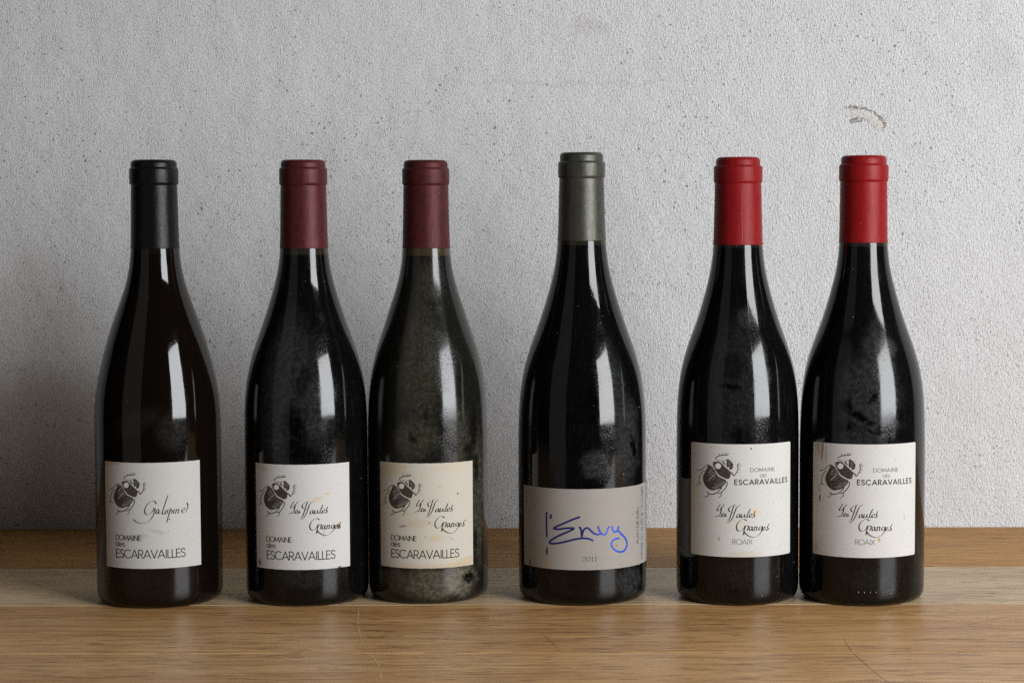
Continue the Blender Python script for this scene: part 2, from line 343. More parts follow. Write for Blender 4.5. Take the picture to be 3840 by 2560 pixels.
class Cyl:
    """wraps flat label coordinates (arc mm, height mm) round the bottle"""
    def __init__(s, R, parent): s.R, s.parent = R, parent
    def at(s, u, v, off):
        th = u / s.R; r = (s.R + off) / 1000; return (r * math.sin(th), -r * math.cos(th), v / 1000)
    def sheet(s, name, u0, u1, v0, v1, mat, t=.16, corner=0., wavy=0.):
        nu = 48; rows = []
        us = [u0 + (u1 - u0) * i / nu for i in range(nu + 1)]
        if corner: us = sorted(set(us + [u0 + corner * k for k in (.08, .3, .6, 1)] + [u1 - corner * k for k in (.08, .3, .6, 1)]))
        nv = 12; vs = []; uv = []; fs = []; n = len(us)
        for lay in (t, 0):
            for j in range(nv + 1):
                for u in us:
                    e = min(u - u0, u1 - u); ins = 0
                    if corner and e < corner: ins = corner - math.sqrt(max(corner ** 2 - (corner - e) ** 2, 0))
                    a, b = v0 + ins, v1 - ins; v = a + (b - a) * j / nv
                    if wavy and j in (0, nv): v += wavy * (math.sin(u * .9) * .5 + math.sin(u * 2.3 + 1) * .3)
                    vs.append(s.at(u, v, lay + .02)); uv.append((u, v))
        N = n * (nv + 1)
        for j in range(nv):
            for i in range(n - 1):
                a = j * n + i; fs.append((a, a + 1, a + n + 1, a + n)); fs.append((N + a, N + a + n, N + a + n + 1, N + a + 1))
        rim = [i for i in range(n)] + [j * n + n - 1 for j in range(1, nv + 1)] + [nv * n + i for i in range(n - 2, -1, -1)] + [j * n for j in range(nv - 1, 0, -1)]
        for k in range(len(rim)): a, b = rim[k], rim[(k + 1) % len(rim)]; fs.append((a, N + a, N + b, b))
        o = mesh_obj(name, vs, fs, mat, s.parent, False, uv); return o
    def ink(s, name, mat, parent, strokes=(), fills=(), off=.24):
        """strokes: (points, width or (min,max) for a broad nib); fills: polygons. One flat print on the paper"""
        vs = []; fs = []
        for pts, wd in strokes:
            P = spline(pts, 7) if len(pts) > 2 else [tuple(pts[0]), tuple((pts[0][d] + pts[1][d]) / 2 for d in (0, 1)), tuple(pts[1])]
            b0 = len(vs); N = len(P)
            for i, p in enumerate(P):
                a = P[max(i - 1, 0)]; b = P[min(i + 1, N - 1)]; tx, ty = b[0] - a[0], b[1] - a[1]; l = math.hypot(tx, ty) or 1
                if isinstance(wd, tuple): w_ = wd[0] + (wd[1] - wd[0]) * abs(math.sin(math.atan2(ty, tx) - .35)) ** 1.5
                else: w_ = wd
                nx, ny = -ty / l * w_ / 2, tx / l * w_ / 2
                ex = (tx / l * w_ * .3 if i == N - 1 else -tx / l * w_ * .3 if i == 0 else 0); ey = (ty / l * w_ * .3 if i == N - 1 else -ty / l * w_ * .3 if i == 0 else 0)
                vs += [s.at(p[0] + nx + ex, p[1] + ny + ey, off), s.at(p[0] - nx + ex, p[1] - ny + ey, off)]
            for i in range(N - 1): a = b0 + 2 * i; fs.append((a, a + 1, a + 3, a + 2))
        for poly in fills:
            todo = [tuple(tuple(poly[k]) for k in tri) for tri in geometry.tessellate_polygon([[Vector((p[0], p[1], 0)) for p in poly]])]
            while todo:
                tr = todo.pop(); ds = [math.dist(tr[k], tr[(k + 1) % 3]) for k in range(3)]; k = ds.index(max(ds))
                if ds[k] > 1.6:
                    a_, b_, c_ = tr[k], tr[(k + 1) % 3], tr[(k + 2) % 3]; m_ = ((a_[0] + b_[0]) / 2, (a_[1] + b_[1]) / 2); todo += [(a_, m_, c_), (m_, b_, c_)]
                else:
                    b0 = len(vs); vs += [s.at(p[0], p[1], off) for p in tr]; fs.append((b0, b0 + 1, b0 + 2))
        return mesh_obj(name, vs, fs, mat, parent)

# stroke alphabet: unit cap height, (advance, strokes)
def arc(cx, cy, rx, ry, a0, a1, n=9): return [(cx + rx * math.cos(R_(a0 + (a1 - a0) * i / n)), cy + ry * math.sin(R_(a0 + (a1 - a0) * i / n))) for i in range(n + 1)]
F = {'D': (.86, [[(.05, 0), (.05, 1)], [(.05, 1), (.32, 1)], [(.05, 0), (.32, 0)], arc(.32, .5, .48, .5, 90, -90)]),
     'O': (1.06, [arc(.53, .5, .48, .5, 0, 360, 16)]), 'M': (1.0, [[(.05, 0), (.12, 1)], [(.12, 1), (.5, .12)], [(.5, .12), (.88, 1)], [(.88, 1), (.95, 0)]]),
     'A': (.88, [[(.03, 0), (.44, 1)], [(.44, 1), (.85, 0)], [(.17, .3), (.71, .3)]]), 'I': (.26, [[(.13, 0), (.13, 1)]]),
     'N': (.82, [[(.07, 0), (.07, 1)], [(.07, 1), (.75, 0)], [(.75, 0), (.75, 1)]]), 'E': (.62, [[(.07, 0), (.07, 1)], [(.07, 1), (.55, 1)], [(.07, .52), (.5, .52)], [(.07, 0), (.55, 0)]]),
     'S': (.6, [[(.52, .84), (.4, .98), (.2, .98), (.08, .84), (.1, .64), (.3, .52), (.5, .4), (.54, .18), (.42, .02), (.2, .01), (.06, .16)]]),
     'C': (.98, [arc(.54, .5, .48, .5, 48, 312, 12)]), 'R': (.68, [[(.07, 0), (.07, 1)], [(.07, 1), (.35, 1)], arc(.35, .73, .24, .27, 90, -90), [(.07, .46), (.35, .46)], [(.3, .46), (.62, 0)]]),
     'V': (.82, [[(.03, 1), (.41, 0)], [(.41, 0), (.79, 1)]]), 'L': (.52, [[(.07, 0), (.07, 1)], [(.07, 0), (.48, 0)]]), 'X': (.74, [[(.05, 0), (.68, 1)], [(.05, 1), (.68, 0)]]),
     'P': (.66, [[(.07, 0), (.07, 1)], [(.07, 1), (.35, 1)], arc(.35, .73, .24, .27, 90, -90), [(.07, .46), (.35, .46)]]), 'U': (.8, [[(.08, 1), (.08, .35), (.2, .05), (.4, 0), (.6, .05), (.72, .35), (.72, 1)]]),
     'G': (1.02, [arc(.54, .5, .48, .5, 48, 350, 13), [(.58, .45), (1.0, .45)]]), 'T': (.56, [[(.28, 0), (.28, 1)], [(.02, 1), (.54, 1)]]), 'H': (.78, [[(.07, 0), (.07, 1)], [(.71, 0), (.71, 1)], [(.07, .52), (.71, .52)]]),
     'd': (.66, [arc(.3, .32, .26, .32, 0, 360, 12), [(.57, 0), (.57, 1)]]), 'e': (.64, [[(.06, .34), (.57, .34)], arc(.32, .32, .26, .32, 5, 315, 11)]),
     's': (.44, [[(.37, .54), (.24, .64), (.1, .58), (.1, .42), (.3, .28), (.38, .12), (.24, 0), (.06, .1)]]), ' ': (.4, []),
     '2': (.56, [[(.08, .75), (.16, .96), (.36, .98), (.48, .78), (.4, .5), (.08, .02)], [(.08, .02), (.52, .02)]]), '0': (.6, [arc(.3, .5, .23, .5, 0, 360, 12)]), '1': (.44, [[(.24, 0), (.24, 1)], [(.08, .84), (.24, 1)], [(.1, 0), (.38, 0)]]),
     'Ô': (1.06, [arc(.53, .5, .48, .5, 0, 360, 16), [(.36, 1.12), (.53, 1.3)], [(.53, 1.3), (.7, 1.12)]])}
def text(s, u0, v0, u1, h, wd, vertical=False, track=0.):
    tot = sum(F[c][0] + track for c in s) - track; k = (u1 - u0) / tot; x = 0; out = []
    for c in s:
        adv, st = F[c]
        for pl in st:
            q = [((x + px) * k, py * h) for px, py in pl]
            out.append(([(u0 + a, v0 + b) if not vertical else (v0 - b, u0 + a) for a, b in q], wd))
        x += adv + track
    return out
INK = json.loads('''{"beetle_fill":[[[-23.15,95.89],[-22.77,96.27],[-21.24,96.6],[-19.74,96.75],[-18.25,96.45],[-17.27,95.5],[-15.8,94.15],[-14.11,92.56],[-12.44,91.2],[-11.25,90.3],[-11.13,88.88],[-11.35,87.21],[-12.05,85.77],[-13.12,85.3],[-14.79,85.66],[-16.48,86.41],[-18.45,87.38],[-19.69,88.5],[-20.7,89.87],[-21.59,91.24],[-22.23,92.15],[-22.87,92.82],[-23.27,94.46]],[[-26.43,94.36],[-24.83,93.64],[-23.78,93.0],[-22.74,91.64],[-21.71,90.28],[-20.69,88.32],[-19.18,86.75],[-17.21,85.79],[-15.51,85.2],[-14.31,84.5],[-13.94,83.56],[-14.77,82.11],[-16.21,80.61],[-17.42,79.37],[-19.13,78.56],[-21.13,77.84],[-23.43,77.33],[-25.53,77.65],[-27.42,78.69],[-29.08,80.22],[-30.22,82.27],[-30.67,84.38],[-30.39,86.79],[-29.41,88.54],[-28.31,90.29],[-27.5,92.26]],[[-14.03,97.66],[-13.48,98.27],[-12.96,99.0],[-12.36,97.84],[-11.54,98.1],[-11.41,97.11],[-10.11,96.6],[-10.23,95.77],[-9.17,95.09],[-9.82,94.13],[-9.58,93.19],[-10.55,91.74],[-11.73,91.58],[-12.68,92.26],[-13.88,93.52],[-14.08,95.17],[-13.9,96.36]]],"beetle_pale_fill":[[[-17.58,93.83],[-17.72,93.08],[-18.16,92.43],[-18.81,91.97],[-19.58,91.78],[-20.37,91.89],[-21.04,92.27],[-21.49,92.87],[-21.65,93.61],[-21.5,94.36],[-21.06,95.02],[-20.39,95.48],[-19.61,95.67],[-18.83,95.56],[-18.17,95.18],[-17.73,94.57]],[[-12.09,92.64],[-12.26,92.21],[-12.68,92.02],[-13.1,92.18],[-13.28,92.59],[-13.11,93.02],[-12.69,93.21],[-12.27,93.05]]],"beetle_pale":[[[-22.5,95.22],[-22.55,93.55],[-21.97,91.93]],[[-23.38,91.48],[-24.81,90.31],[-26.93,88.97]],[[-22.34,89.88],[-24.27,88.45],[-26.25,87.0]],[[-22.08,88.83],[-24.52,86.29],[-27.17,83.48]],[[-21.32,88.64],[-23.74,86.11],[-26.09,83.56]],[[-15.26,83.86],[-19.15,81.65],[-23.7,78.98]],[[-14.66,82.94],[-18.16,80.75],[-22.15,78.73]],[[-20.69,87.97],[-22.71,85.94]],[[-13.42,96.85],[-12.47,95.94],[-11.28,95.03]],[[-12.47,96.89],[-11.05,95.51]],[[-24.03,92.03],[-26.14,90.46]],[[-22.99,90.67],[-25.86,88.81],[-27.47,87.5]],[[-21.7,88.14],[-24.0,86.57],[-26.37,84.97]],[[-20.05,86.82],[-22.19,85.26],[-23.99,83.95]],[[-16.72,84.86],[-19.66,83.04],[-22.17,81.46]],[[-18.19,85.5],[-20.66,83.93]],[[-16.21,81.8],[-19.64,79.84],[-21.64,78.4]],[[-12.94,95.21],[-11.75,94.07],[-11.03,93.14]],[[-25.09,92.91],[-26.68,91.61]]],"beetle_line":[[[-21.26,99.14],[-19.76,100.17],[-17.79,100.81],[-15.36,101.09],[-12.86,101.32]],[[-18.53,100.9],[-18.78,102.07]],[[-16.94,101.09],[-16.7,102.28]],[[-15.25,101.28],[-14.77,102.72]],[[-14.05,101.33],[-13.51,102.88]],[[-13.09,101.36],[-12.15,102.34]],[[-21.26,99.21],[-21.05,97.92],[-19.25,97.49],[-17.52,97.34]],[[-8.89,87.52],[-7.49,89.45],[-6.57,91.6],[-6.54,93.73],[-6.71,94.91],[-5.62,95.87]],[[-6.68,89.94],[-5.63,89.84]],[[-6.58,91.83],[-4.89,91.39]],[[-6.47,93.14],[-5.07,93.44]],[[-6.47,94.32],[-4.5,94.82]],[[-11.01,89.59],[-10.07,88.91],[-9.12,87.64]],[[-16.79,97.3],[-15.34,97.61],[-14.03,98.01]],[[-16.18,96.74],[-15.09,95.13]],[[-16.79,96.71],[-15.81,95.33],[-14.84,94.43]],[[-26.56,94.42],[-28.88,93.11],[-30.85,91.28],[-32.6,90.3],[-35.35,89.57]],[[-29.14,90.23],[-31.13,89.11],[-33.03,86.56],[-33.83,84.1],[-33.6,81.73],[-32.24,80.42]],[[-33.6,81.97],[-35.13,80.5],[-35.44,79.28]],[[-17.17,79.26],[-19.13,77.13],[-21.12,75.58],[-23.93,74.68],[-26.18,74.93],[-27.34,75.96]],[[-26.04,74.51],[-27.65,72.83],[-29.18,72.7]],[[-13.46,83.46],[-13.62,81.21],[-15.23,78.53],[-17.4,76.28],[-19.61,75.44]],[[-17.4,76.16],[-17.63,74.13],[-19.3,72.61]]],"beetle_w":[0.55,0.3,0.3,0.3,0.3,0.3,0.3,0.5,0.3,0.3,0.3,0.3,0.75,0.35,0.5,0.3,0.45,0.45,0.3,0.62,0.4,0.55,0.4],"les":[[[-17.97,68.48],[-19.68,65.87],[-20.11,64.38],[-18.75,64.37],[-17.15,66.18],[-15.2,68.47]],[[-17.1,66.29],[-17.41,64.45],[-17.93,62.33],[-19.27,60.69],[-21.74,59.84]],[[-21.74,59.84],[-20.09,60.53],[-17.92,60.67],[-16.74,60.53]],[[-16.75,61.36],[-15.69,61.94],[-15.9,62.65],[-16.7,62.09],[-16.96,60.93],[-16.21,60.45],[-15.05,61.45]],[[-13.96,62.54],[-14.63,61.73],[-13.95,60.98],[-14.62,60.38],[-15.31,60.71]],[[-11.52,63.95],[-12.35,64.8],[-11.9,66.53],[-9.58,68.12],[-7.43,68.64]],[[-8.81,68.04],[-9.97,64.78],[-11.09,61.1],[-12.36,58.04],[-14.18,56.81]],[[-4.62,68.8],[-7.01,66.84],[-8.27,63.79],[-9.43,60.64],[-10.96,57.99],[-12.98,56.03]],[[-10.07,63.11],[-7.91,63.8]],[[-4.83,61.99],[-6.06,62.28],[-6.97,61.07],[-6.66,59.93],[-5.64,60.47],[-4.83,62.1],[-5.08,60.53],[-4.31,60.03]],[[-3.6,62.32],[-4.0,60.65],[-3.38,59.99],[-2.16,61.19],[-1.71,62.33],[-2.01,60.67],[-1.23,60.15]],[[1.83,65.7],[0.7,63.37],[-0.31,60.78],[0.21,60.0],[1.14,60.77]],[[-0.07,63.27],[2.36,63.88]],[[1.5,60.98],[2.79,61.69],[2.68,62.42],[1.64,62.02],[1.34,60.77],[2.02,60.04],[3.21,60.86]],[[5.19,64.1],[4.25,62.04],[4.89,61.09],[4.37,60.01],[3.32,60.34]],[[-0.4,58.08],[-2.1,59.06],[-4.4,58.36],[-6.43,56.04],[-7.03,53.43],[-6.14,51.36],[-4.35,51.14],[-2.31,52.72],[-1.45,54.54],[-0.43,54.75]],[[-0.99,54.54],[-2.0,51.42],[-2.39,48.71]],[[-0.43,54.75],[0.92,54.33],[0.06,51.53]],[[0.26,52.88],[1.39,54.01]],[[3.47,53.68],[2.32,54.01],[1.5,52.71],[1.82,51.41],[2.75,51.92],[3.68,53.78],[3.38,51.91],[4.12,51.38]],[[5.26,53.96],[4.69,51.37]],[[4.84,52.67],[6.11,53.94],[6.7,53.4],[6.23,51.44],[7.19,51.67]],[[10.1,53.71],[8.79,53.86],[8.04,52.58],[8.43,51.48],[9.51,52.01],[10.65,53.79],[9.79,50.7],[7.64,48.17],[4.99,46.94],[1.85,47.46],[-0.65,49.03],[-1.79,50.48]],[[10.89,51.91],[12.16,52.58],[11.99,53.42],[11.04,52.99],[10.78,51.7],[11.45,51.05],[12.67,51.93]],[[15.46,55.22],[14.14,53.11],[14.9,52.02],[14.28,51.01],[13.07,51.6]]],"gal":[[[6.99,70.61],[6.18,72.1],[3.88,72.28],[1.53,70.51],[-0.16,67.68],[-0.48,65.31],[0.48,63.65],[2.35,63.78],[4.69,65.64],[5.65,67.51],[6.66,67.58]],[[6.39,67.59],[5.21,63.35],[3.21,60.07],[0.38,58.2],[-2.94,57.72],[-6.32,58.61],[-8.03,60.09]],[[8.76,66.29],[7.71,66.8],[6.86,65.45],[7.16,63.97],[8.13,64.7],[8.85,66.38],[8.54,64.45],[9.64,63.99]],[[14.77,75.8],[13.57,73.02],[12.1,68.34],[10.85,64.84],[11.56,63.34],[12.59,64.29]],[[14.01,66.07],[12.99,65.93],[12.69,64.52],[13.42,63.73],[14.32,64.68],[14.15,65.97],[15.22,66.1]],[[16.36,67.18],[15.03,62.98],[13.7,58.11]],[[15.43,64.76],[16.72,66.02],[17.32,65.32],[16.73,63.83],[15.46,63.62]],[[18.71,66.37],[18.05,64.13],[18.9,63.79]],[[20.14,66.27],[19.47,63.66]],[[19.68,64.83],[21.0,66.21],[21.77,65.77],[21.15,63.77],[22.02,63.61]],[[23.71,64.48],[25.16,65.31],[25.99,66.38],[24.93,66.57],[23.87,65.47],[23.9,64.04],[24.89,63.72],[26.41,64.3],[27.72,66.32],[28.07,68.2],[27.53,70.01]],[[15.32,60.31],[15.59,60.01]]],"env":[[[-24.53,62.46],[-24.67,54.66],[-24.51,46.24]],[[-21.17,61.15],[-21.56,58.94]],[[-1.49,60.36],[-6.85,58.32],[-14.19,54.92],[-18.25,53.01],[-19.04,52.04],[-16.43,51.77],[-11.14,52.61],[-6.45,53.0],[-5.48,52.43],[-8.57,50.72],[-14.66,47.96],[-20.15,44.89],[-22.4,42.83],[-21.59,42.01],[-17.38,42.21],[-11.17,43.7],[-4.37,45.57],[0.63,46.22],[4.8,45.75],[7.24,44.56]],[[-1.63,53.56],[-0.52,51.97],[-0.11,47.36]],[[-0.11,47.36],[0.98,51.25],[2.73,52.92],[4.4,52.68],[6.07,50.97],[8.18,49.23],[10.3,48.53],[12.24,48.74]],[[10.74,53.76],[11.6,51.2],[13.33,48.81],[15.53,48.23],[16.88,50.08],[17.56,52.14],[18.7,53.12]],[[20.79,53.18],[21.16,51.05],[22.45,49.48],[24.4,49.86],[25.19,51.35],[25.75,52.78]],[[24.99,50.65],[27.43,47.98],[30.64,45.12],[32.6,41.95],[32.6,38.98],[30.62,36.45],[27.41,35.65],[23.88,36.7],[21.23,38.83],[20.06,41.45],[21.24,43.67],[23.41,44.76],[25.99,44.83]]]}''')
def place(strokes, o, s, d): return [[((p[0] - o[0]) * s + d[0], (p[1] - o[1]) * s + d[1]) for p in st] for st in strokes]

M_ink = grime_mat('brown_black_ink', (.020, .016, .014), (.045, .036, .030), 500)
M_emb = grime_mat('emblem_ink', (.034, .027, .022), (.062, .050, .041), 700)
M_pale = flat_mat('unprinted_paper', (.55, .53, .49), .75)
M_grey = flat_mat('grey_ink', (.10, .095, .09), .75)
M_lgrey = flat_mat('faded_grey_ink', (.24, .23, .22), .75)
def pen_mat():
    t = NT('blue_marker'); o = t.coord('Object'); sx = t.node('ShaderNodeSeparateXYZ', Vector=o)
    c = t.mix(t.ramp(t.math('ADD', sx.outputs[0], t.math('MULTIPLY', t.noise(o, 120, 2), .006)), .004, .022), (.004, .010, .10), (.004, .042, .42))
    return t.P(Base_Color=c, Roughness=.4, Specular_IOR_Level=.45)
M_pen = pen_mat()

def beetle(cy, paper, eye, s, name='beetle_emblem'):
    e0 = (-19.6, 93.8)
    ln = [(q, w_) for q, w_ in zip(place(INK['beetle_line'], e0, s, eye), INK['beetle_w'])]
    o = cy.ink(name, M_emb, paper, ln, place(INK['beetle_fill'], e0, s, eye))
    cy.ink('emblem_highlight', M_pale, paper, [(q, .16 if k < 7 else .07) for k, q in enumerate(place(INK['beetle_pale'], e0, s, eye))], place(INK['beetle_pale_fill'], e0, s, eye), .30)
def hautes(cy, paper, a, g, s):
    nib = (.17, .86)
    st = place(INK['les'][:15], (-22, 59.9), s, a) + place(INK['les'][15:], (-7.2, 53.4), s, g)
    cy.ink('script_lettering', M_ink, paper, [(q, nib) for q in st])
def estate_old(cy, paper, u, v):       # lower left block of the three older labels
    cy.ink('estate_lettering', M_ink, paper, text('DOMAINE', u, v + 11.7, u + 18.9, 3.3, .44) + text('des', u, v + 7.5, u + 7.3, 3.5, .42) + text('ESCARAVAILLES', u, v, u + 47.9, 5.4, .62))
def estate_new(cy, paper, u, v):       # u,v = left end of the long word
    cy.ink('estate_lettering', M_ink, paper, text('ESCARAVAILLES', u, v, u + 40, 3.2, .62, track=.2))
    cy.ink('small_lettering', M_grey, paper, text('DOMAINE', u + 10.5, v + 8.4, u + 28.2, 2.4, .34, track=.15) + text('DES', u + 17.2, v + 4.7, u + 22.0, 1.8, .26))
    cy.ink('village_lettering', M_grey, paper, text('ROAIX', u - 1.2, v - 39.7, u + 12.1, 3.3, .32))

BR = (.16, .085, .04); YE = (.50, .37, .16); DK = (.05, .04, .03)
def bottle(label, cat, x, y, prof, gm, fm):
    b = thing('wine_bottle', label, cat, (x, y, 0), 'row of six wine bottles')
    sh = Shape(prof); lathe('glass_body', sh.glass(), gm, b); lathe('foil_capsule', sh.foil(), fm, b, 96)
    return b, sh, Cyl(sh.R, b)

P1 = [(296.7, 15.21), (290.8, 16.11), (280.4, 16.12), (278.8, 15.26), (237.5, 16.07), (226.7, 17.06), (213.4, 19.85), (201.0, 24.09), (188.6, 28.51), (177.1, 32.39), (169.7, 34.4), (157.6, 37.5), (145.3, 40.09), (133.1, 41.52), (120.8, 41.94), (96.3, 42.06)]
P2 = [(296.6, 14.87), (290.7, 15.94), (280.1, 15.95), (278.3, 15.26), (237.4, 16.03), (226.3, 17.16), (213.1, 19.96), (200.6, 23.67), (188.1, 27.79), (176.6, 31.91), (169.2, 34.5), (157.0, 37.8), (144.7, 40.0), (132.5, 40.98), (120.1, 41.35), (83.3, 41.43)]
P3_ = [(296.4, 14.8), (290.5, 15.8), (280.0, 15.81), (278.2, 15.12), (237.1, 16.07), (225.9, 17.03), (212.6, 19.98), (200.1, 23.94), (187.5, 28.08), (175.9, 32.0), (168.5, 34.4), (156.2, 37.3), (143.8, 39.2), (131.6, 40.1), (119.2, 40.5), (94.4, 40.7)]
P4_ = [(301.3, 14.56), (294.5, 15.76), (284.4, 15.77), (282.8, 15.04), (242.0, 16.25), (224.3, 18.35), (211.1, 21.5), (197.9, 25.4), (184.9, 29.78), (170.7, 34.95), (156.4, 39.21), (144.0, 41.49), (131.8, 42.78), (119.4, 43.4), (94.8, 43.64)]
P5 = [(297.8, 14.78), (291.5, 16.3), (280.8, 16.3), (279.1, 15.63), (239.1, 16.61), (224.1, 18.22), (211.0, 21.09), (197.8, 24.72), (184.7, 28.93), (171.6, 33.8), (156.4, 38.0), (144.1, 40.0), (131.9, 41.0), (119.5, 41.4), (57.9, 41.53)]
P6 = [(298.7, 15.15), (292.2, 16.45), (281.6, 16.46), (279.8, 15.7), (240.4, 16.25), (224.0, 17.87), (210.9, 21.02), (197.7, 24.68), (184.6, 29.0), (171.6, 33.9), (156.4, 38.43), (144.0, 40.53), (131.9, 41.64), (107.2, 42.32), (58.0, 42.42)]

# --- leftmost: black capsule, clean glass
G = glass_mat('glass_clean', (.0036, .0022, .0014), [(18, 118, 14, 16, .10), (-5, 125, 25, 10, .05, 20), (10, 18, 40, 14, .03)], (.20, .20, .19), [], 234, (.006, .004, .003), .003, .12, .045, 0, 1, .10)
b, sh, cy = bottle('wine bottle with black capsule, leftmost in the row, its label reading Galopine', 'wine bottle', -.2393, -.0168, P1, G, foil_mat('foil_black', (.0045, .0045, .0045), 0, .28, .4, 1, .17, .22))
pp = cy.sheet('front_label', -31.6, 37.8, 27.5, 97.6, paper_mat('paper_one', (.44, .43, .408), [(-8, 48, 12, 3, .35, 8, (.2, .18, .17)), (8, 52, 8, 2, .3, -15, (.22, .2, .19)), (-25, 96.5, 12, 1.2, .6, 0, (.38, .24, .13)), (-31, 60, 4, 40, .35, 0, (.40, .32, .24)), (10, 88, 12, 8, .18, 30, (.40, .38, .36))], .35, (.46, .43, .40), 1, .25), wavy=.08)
beetle(cy, pp, (-12.9, 82.8), .93)
cy.ink('script_lettering', M_ink, pp, [(q, (.16, .84)) for q in INK['gal']])
estate_old(cy, pp, -22, 34.5)

# --- second: burgundy capsule, whiter label, dust rubbed off in the middle
G = glass_mat('glass_dusty', (.0011, .0011, .0012), [(-8, 150, 30, 60, .16), (10, 130, 22, 30, .16), (10, 22, 30, 12, .08), (-15, 115, 18, 25, .15)], (.22, .225, .24), [(-2, 118, 11, 24, 1), (-2, 104, 13, 8, 1), (4, 150, 6, 16, .6, -15), (22, 140, 5, 30, .5)], 233, (.016, .013, .008), .016, .25, .06, .02, 2)
b, sh, cy = bottle("burgundy-capped wine bottle, whitish label with a torn spot at the script's end", 'wine bottle', -.1397, -.0121, P2, G, foil_mat('foil_burgundy', (.072, .0125, .0140), .22, .42, .5, 2, .18, .25))
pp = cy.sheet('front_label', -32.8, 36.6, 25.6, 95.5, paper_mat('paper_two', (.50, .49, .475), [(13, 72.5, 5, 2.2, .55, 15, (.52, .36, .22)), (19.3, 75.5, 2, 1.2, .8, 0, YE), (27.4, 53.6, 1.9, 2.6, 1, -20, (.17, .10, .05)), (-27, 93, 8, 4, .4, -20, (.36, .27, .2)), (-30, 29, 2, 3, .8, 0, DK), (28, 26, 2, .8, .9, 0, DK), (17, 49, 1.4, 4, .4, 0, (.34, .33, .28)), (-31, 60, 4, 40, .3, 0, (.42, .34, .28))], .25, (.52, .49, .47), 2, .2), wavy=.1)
beetle(cy, pp, (-14.7, 80.4), .93)
hautes(cy, pp, (-6.5, 62.8), (7.4, 54.2), .96)
estate_old(cy, pp, -23.1, 32.2)

# --- third: burgundy capsule, very dusty
G = glass_mat('glass_very_dusty', (.0040, .0040, .0034), [(-3, 165, 20, 60, .26), (-6, 112, 20, 20, .30), (26, 112, 14, 30, .16), (8, 14, 34, 15, .6), (26, 16, 20, 14, .95), (-22, 16, 16, 12, .35), (44, 70, 10, 60, .35), (2, 215, 20, 20, .2)], (.20, .178, .118), [(22, 106, 6, 7, 1, 20), (40, 115, 5, 18, 1), (42, 90, 4, 14, .9), (-8, 113, 3, 6, .9), (3, 128, 3, 5, .8), (34, 104, 8, 4, .9, 20), (34, 17, 7, 5, 1), (40, 40, 4, 12, .9), (-30, 140, 8, 60, .7), (14, 121, 2, 9, 1)], 232, (.034, .024, .012), .05, .7, .10, .02, 3, .35)
b, sh, cy = bottle('dust-covered wine bottle with burgundy capsule and yellowed, foxed label', 'wine bottle', -.0578, -.0045, P3_, G, foil_mat('foil_burgundy_dull', (.064, .0125, .0125), .22, .45, .6, 3, .16, .3))
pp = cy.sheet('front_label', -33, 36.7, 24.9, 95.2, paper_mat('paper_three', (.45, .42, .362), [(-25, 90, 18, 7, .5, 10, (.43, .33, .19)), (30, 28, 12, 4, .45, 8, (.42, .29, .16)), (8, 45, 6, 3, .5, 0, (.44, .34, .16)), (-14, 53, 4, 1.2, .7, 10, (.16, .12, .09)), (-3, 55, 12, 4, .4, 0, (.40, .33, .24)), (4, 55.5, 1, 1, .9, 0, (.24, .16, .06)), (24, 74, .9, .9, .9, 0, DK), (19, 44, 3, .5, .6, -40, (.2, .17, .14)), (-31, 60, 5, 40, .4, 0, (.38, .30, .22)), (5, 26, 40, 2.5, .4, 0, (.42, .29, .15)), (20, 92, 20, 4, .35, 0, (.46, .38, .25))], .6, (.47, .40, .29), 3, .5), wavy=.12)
beetle(cy, pp, (-14.6, 79.8), .93)
hautes(cy, pp, (-6.1, 62.6), (7.6, 54.1), .96)
estate_old(cy, pp, -23.2, 31.6)

# --- fourth: pewter capsule, wide grey wrap label signed in blue
G = glass_mat('glass_smudged', (.0010, .0010, .0011), [(22, 140, 14, 50, .12), (32, 110, 16, 40, .16), (36, 15, 16, 12, .16), (10, 95, 16, 12, .14)], (.27, .28, .28), [(38, 105, 3, 14, 1, 12), (10, 135, 10, 20, .8)], 239, (.014, .012, .007), .012, .5, .045, .012, 4)
b, sh, cy = bottle('tallest bottle, pewter grey capsule, grey wrap label reading l’Envy in blue pen', 'wine bottle', .0478, -.0091, P4_, G, foil_mat('foil_pewter', (.062, .060, .048), .5, .37, .55, 4, .35, .1))
pp = cy.sheet('front_label', -48.3, 48.6, 24.9, 78.8, paper_mat('paper_four', (.272, .248, .222), [(-24.6, 36.5, 1.3, 4, 1, 0, (.07, .02, .012)), (-25, 29, 4, 5, .4, 0, (.30, .21, .11)), (24.1, 40.3, .9, .9, 1, 0, (.35, .12, .03)), (-40.5, 27, 1.4, 4, .7, 0, (.10, .03, .02)), (-44, 70, 1.2, 8, .5, 0, (.12, .07, .06)), (22, 36, 4, 1, .4, -40, (.40, .27, .10)), (38, 60, .6, .6, 1, 0, DK), (38, 30, 5, 4, .3, 0, (.34, .28, .17))], .3, (.21, .20, .18), 4, .12), wavy=.06)
cy.ink('pen_lettering', M_pen, pp, [(q, 1.3) for q in INK['env']])
cy.ink('year_lettering', M_grey, pp, text('2011', 0, 30.6, 10.2, 3.2, (.2, .55)))
cy.ink('side_lettering', M_ink, pp, text('PLAN DE DIEU', 39.3, 45.6, 64.1, 2.5, (.2, .5), True))
pq = cy.sheet('back_label', 48.9, 92, 25.1, 79.0, paper_mat('paper_back', (.29, .28, .26), [], .3, (.34, .32, .28), 5, .1), wavy=.05)
cy.ink('side_lettering', M_ink, pq, text('CÔTES DU RHÔNE VILLAGES', 27.2, 52.3, 77.2, 2.3, (.2, .5), True))

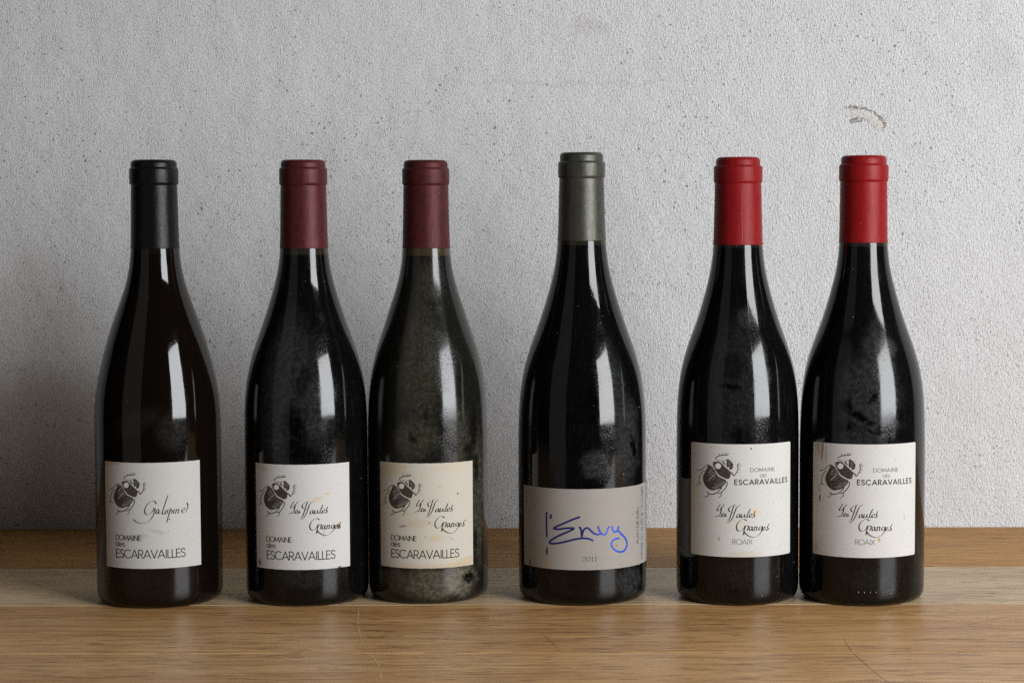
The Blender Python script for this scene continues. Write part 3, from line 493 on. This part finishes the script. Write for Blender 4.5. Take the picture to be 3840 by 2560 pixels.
# --- fifth and rightmost: red capsules, square-cornered cream labels
G = glass_mat('glass_filmed', (.0010, .0010, .0011), [(-4, 150, 28, 55, .09), (16, 160, 8, 24, .20), (4, 190, 12, 10, .14), (0, 112, 24, 16, .08), (4, 22, 30, 14, .03)], (.24, .24, .235), [(-8, 146, 12, 3, 1, -12), (0, 112, 10, 12, .9), (-6, 160, 12, 14, .6)], 237, (.008, .008, .007), .018, .3, .055, .02, 5)
b, sh, cy = bottle('wine bottle with red capsule split by a vertical seam, second from the right', 'wine bottle', .1533, -.0123, P5, G, foil_mat('foil_red', (.195, .0055, .007), .05, .43, .35, 5, .17, .1))
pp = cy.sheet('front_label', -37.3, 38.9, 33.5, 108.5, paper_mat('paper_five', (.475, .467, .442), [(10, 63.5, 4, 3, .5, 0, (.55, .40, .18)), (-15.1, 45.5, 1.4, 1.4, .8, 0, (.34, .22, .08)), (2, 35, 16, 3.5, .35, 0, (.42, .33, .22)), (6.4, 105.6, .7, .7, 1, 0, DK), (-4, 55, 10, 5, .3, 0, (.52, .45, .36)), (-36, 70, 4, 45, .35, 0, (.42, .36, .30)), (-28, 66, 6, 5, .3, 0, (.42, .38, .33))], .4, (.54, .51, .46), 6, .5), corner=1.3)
beetle(cy, pp, (-15.6, 93.9), 1.0)
hautes(cy, pp, (-18.1, 59.8), (-3.5, 53.2), 1.0)
estate_new(cy, pp, -4.8, 81.8)
cy.R, R5 = sh.R, sh.R
def seam_line(b, sh, th, zs, off, w_, mat, name):
    vs = []; fs = []
    for z, extra in zs:
        r = sh.rad(z) + off + extra
        for k in (-1, 0, 1):
            a = th + k * w_ / r; rr = (r + (.10 if k == 0 else -.05)) / 1000; vs.append((rr * math.sin(a), -rr * math.cos(a), z / 1000))
    for i in range(len(zs) - 1):
        for k in (0, 1): p = i * 3 + k; fs.append((p, p + 1, p + 4, p + 3))
    return mesh_obj(name, vs, fs, mat, b, True)
M_seam = flat_mat('glass_seam', (.010, .010, .010), .08, .6)
seam_line(b, sh, R_(12), [(236.5 - i * 3.5, 0) for i in range(37)], 0, .28, M_seam, 'mould_seam')
seam_line(b, sh, R_(12), [(33 - i * 2.2, 0) for i in range(11)], 0, .28, M_seam, 'mould_seam')
seam_line(b, sh, R_(6), [(240 + i * 3.3, 0) for i in range(12)], .12, .22, foil_mat('foil_red_edge', (.32, .02, .024), .05, .42, .1, 9), 'foil_seam')

G = glass_mat('glass_blotched', (.0011, .0011, .0012), [(0, 140, 30, 40, .17), (6, 165, 16, 30, .15), (16, 172, 12, 10, .2), (-4, 112, 26, 12, .15), (0, 18, 22, 10, .03)], (.23, .23, .225), [(-16, 134, 7, 6, 1, -30), (-6, 126, 14, 3.5, 1, -25), (8, 118, 16, 3, 1, 4), (20, 128, 6, 5, .9), (2, 138, 6, 3, 1, 40), (-14, 120, 8, 3, .9, 20), (14, 112, 7, 4, .9), (-20, 185, 8, 30, .5)], 238, (.012, .014, .011), .022, .35, .07, .01, 6)
b, sh, cy = bottle('rightmost wine bottle, plain red capsule, brown drip stains on the corner of its label', 'wine bottle', .2377, -.0141, P6, G, foil_mat('foil_red_plain', (.205, .0055, .007), .05, .40, .2, 6, .17, .06))
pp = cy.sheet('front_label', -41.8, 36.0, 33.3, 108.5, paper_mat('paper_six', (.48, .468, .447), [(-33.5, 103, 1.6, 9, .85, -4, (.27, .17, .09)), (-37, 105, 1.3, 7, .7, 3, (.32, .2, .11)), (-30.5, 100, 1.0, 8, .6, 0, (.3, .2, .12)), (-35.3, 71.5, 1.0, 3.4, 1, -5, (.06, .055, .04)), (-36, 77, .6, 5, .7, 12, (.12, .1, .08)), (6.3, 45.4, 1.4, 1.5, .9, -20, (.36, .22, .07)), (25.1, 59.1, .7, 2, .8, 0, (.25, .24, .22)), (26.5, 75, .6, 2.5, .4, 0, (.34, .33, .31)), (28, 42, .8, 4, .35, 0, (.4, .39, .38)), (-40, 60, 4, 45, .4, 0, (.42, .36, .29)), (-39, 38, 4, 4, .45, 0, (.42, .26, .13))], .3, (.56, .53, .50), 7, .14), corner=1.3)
beetle(cy, pp, (-19.6, 93.8), 1.0)
hautes(cy, pp, (-22, 59.9), (-7.2, 53.4), 1.0)
estate_new(cy, pp, -8.5, 81.8)
# row of moulded dots low on the glass
M_dot = flat_mat('moulded_glass', (.012, .012, .012), .12, .8)
for k in range(5):
    u = -7.4 + 3.9 * k; vs = []; fs = []
    for j, (rr, hh) in enumerate(((1.0, -.1), (.85, .3), (.45, .55))):
        for i in range(8): a = i * math.pi / 4; vs.append(cy.at(u + rr * .75 * math.cos(a), 10.2 + rr * 1.1 * math.sin(a), hh))
    vs.append(cy.at(u, 10.2, .62))
    for j in range(2):
        for i in range(8): fs.append((j * 8 + i, j * 8 + (i + 1) % 8, j * 8 + 8 + (i + 1) % 8, j * 8 + 8 + i))
    fs += [(16 + i, 16 + (i + 1) % 8, 24) for i in range(8)]
    mesh_obj('moulded_dot', vs, fs, M_dot, b, True)
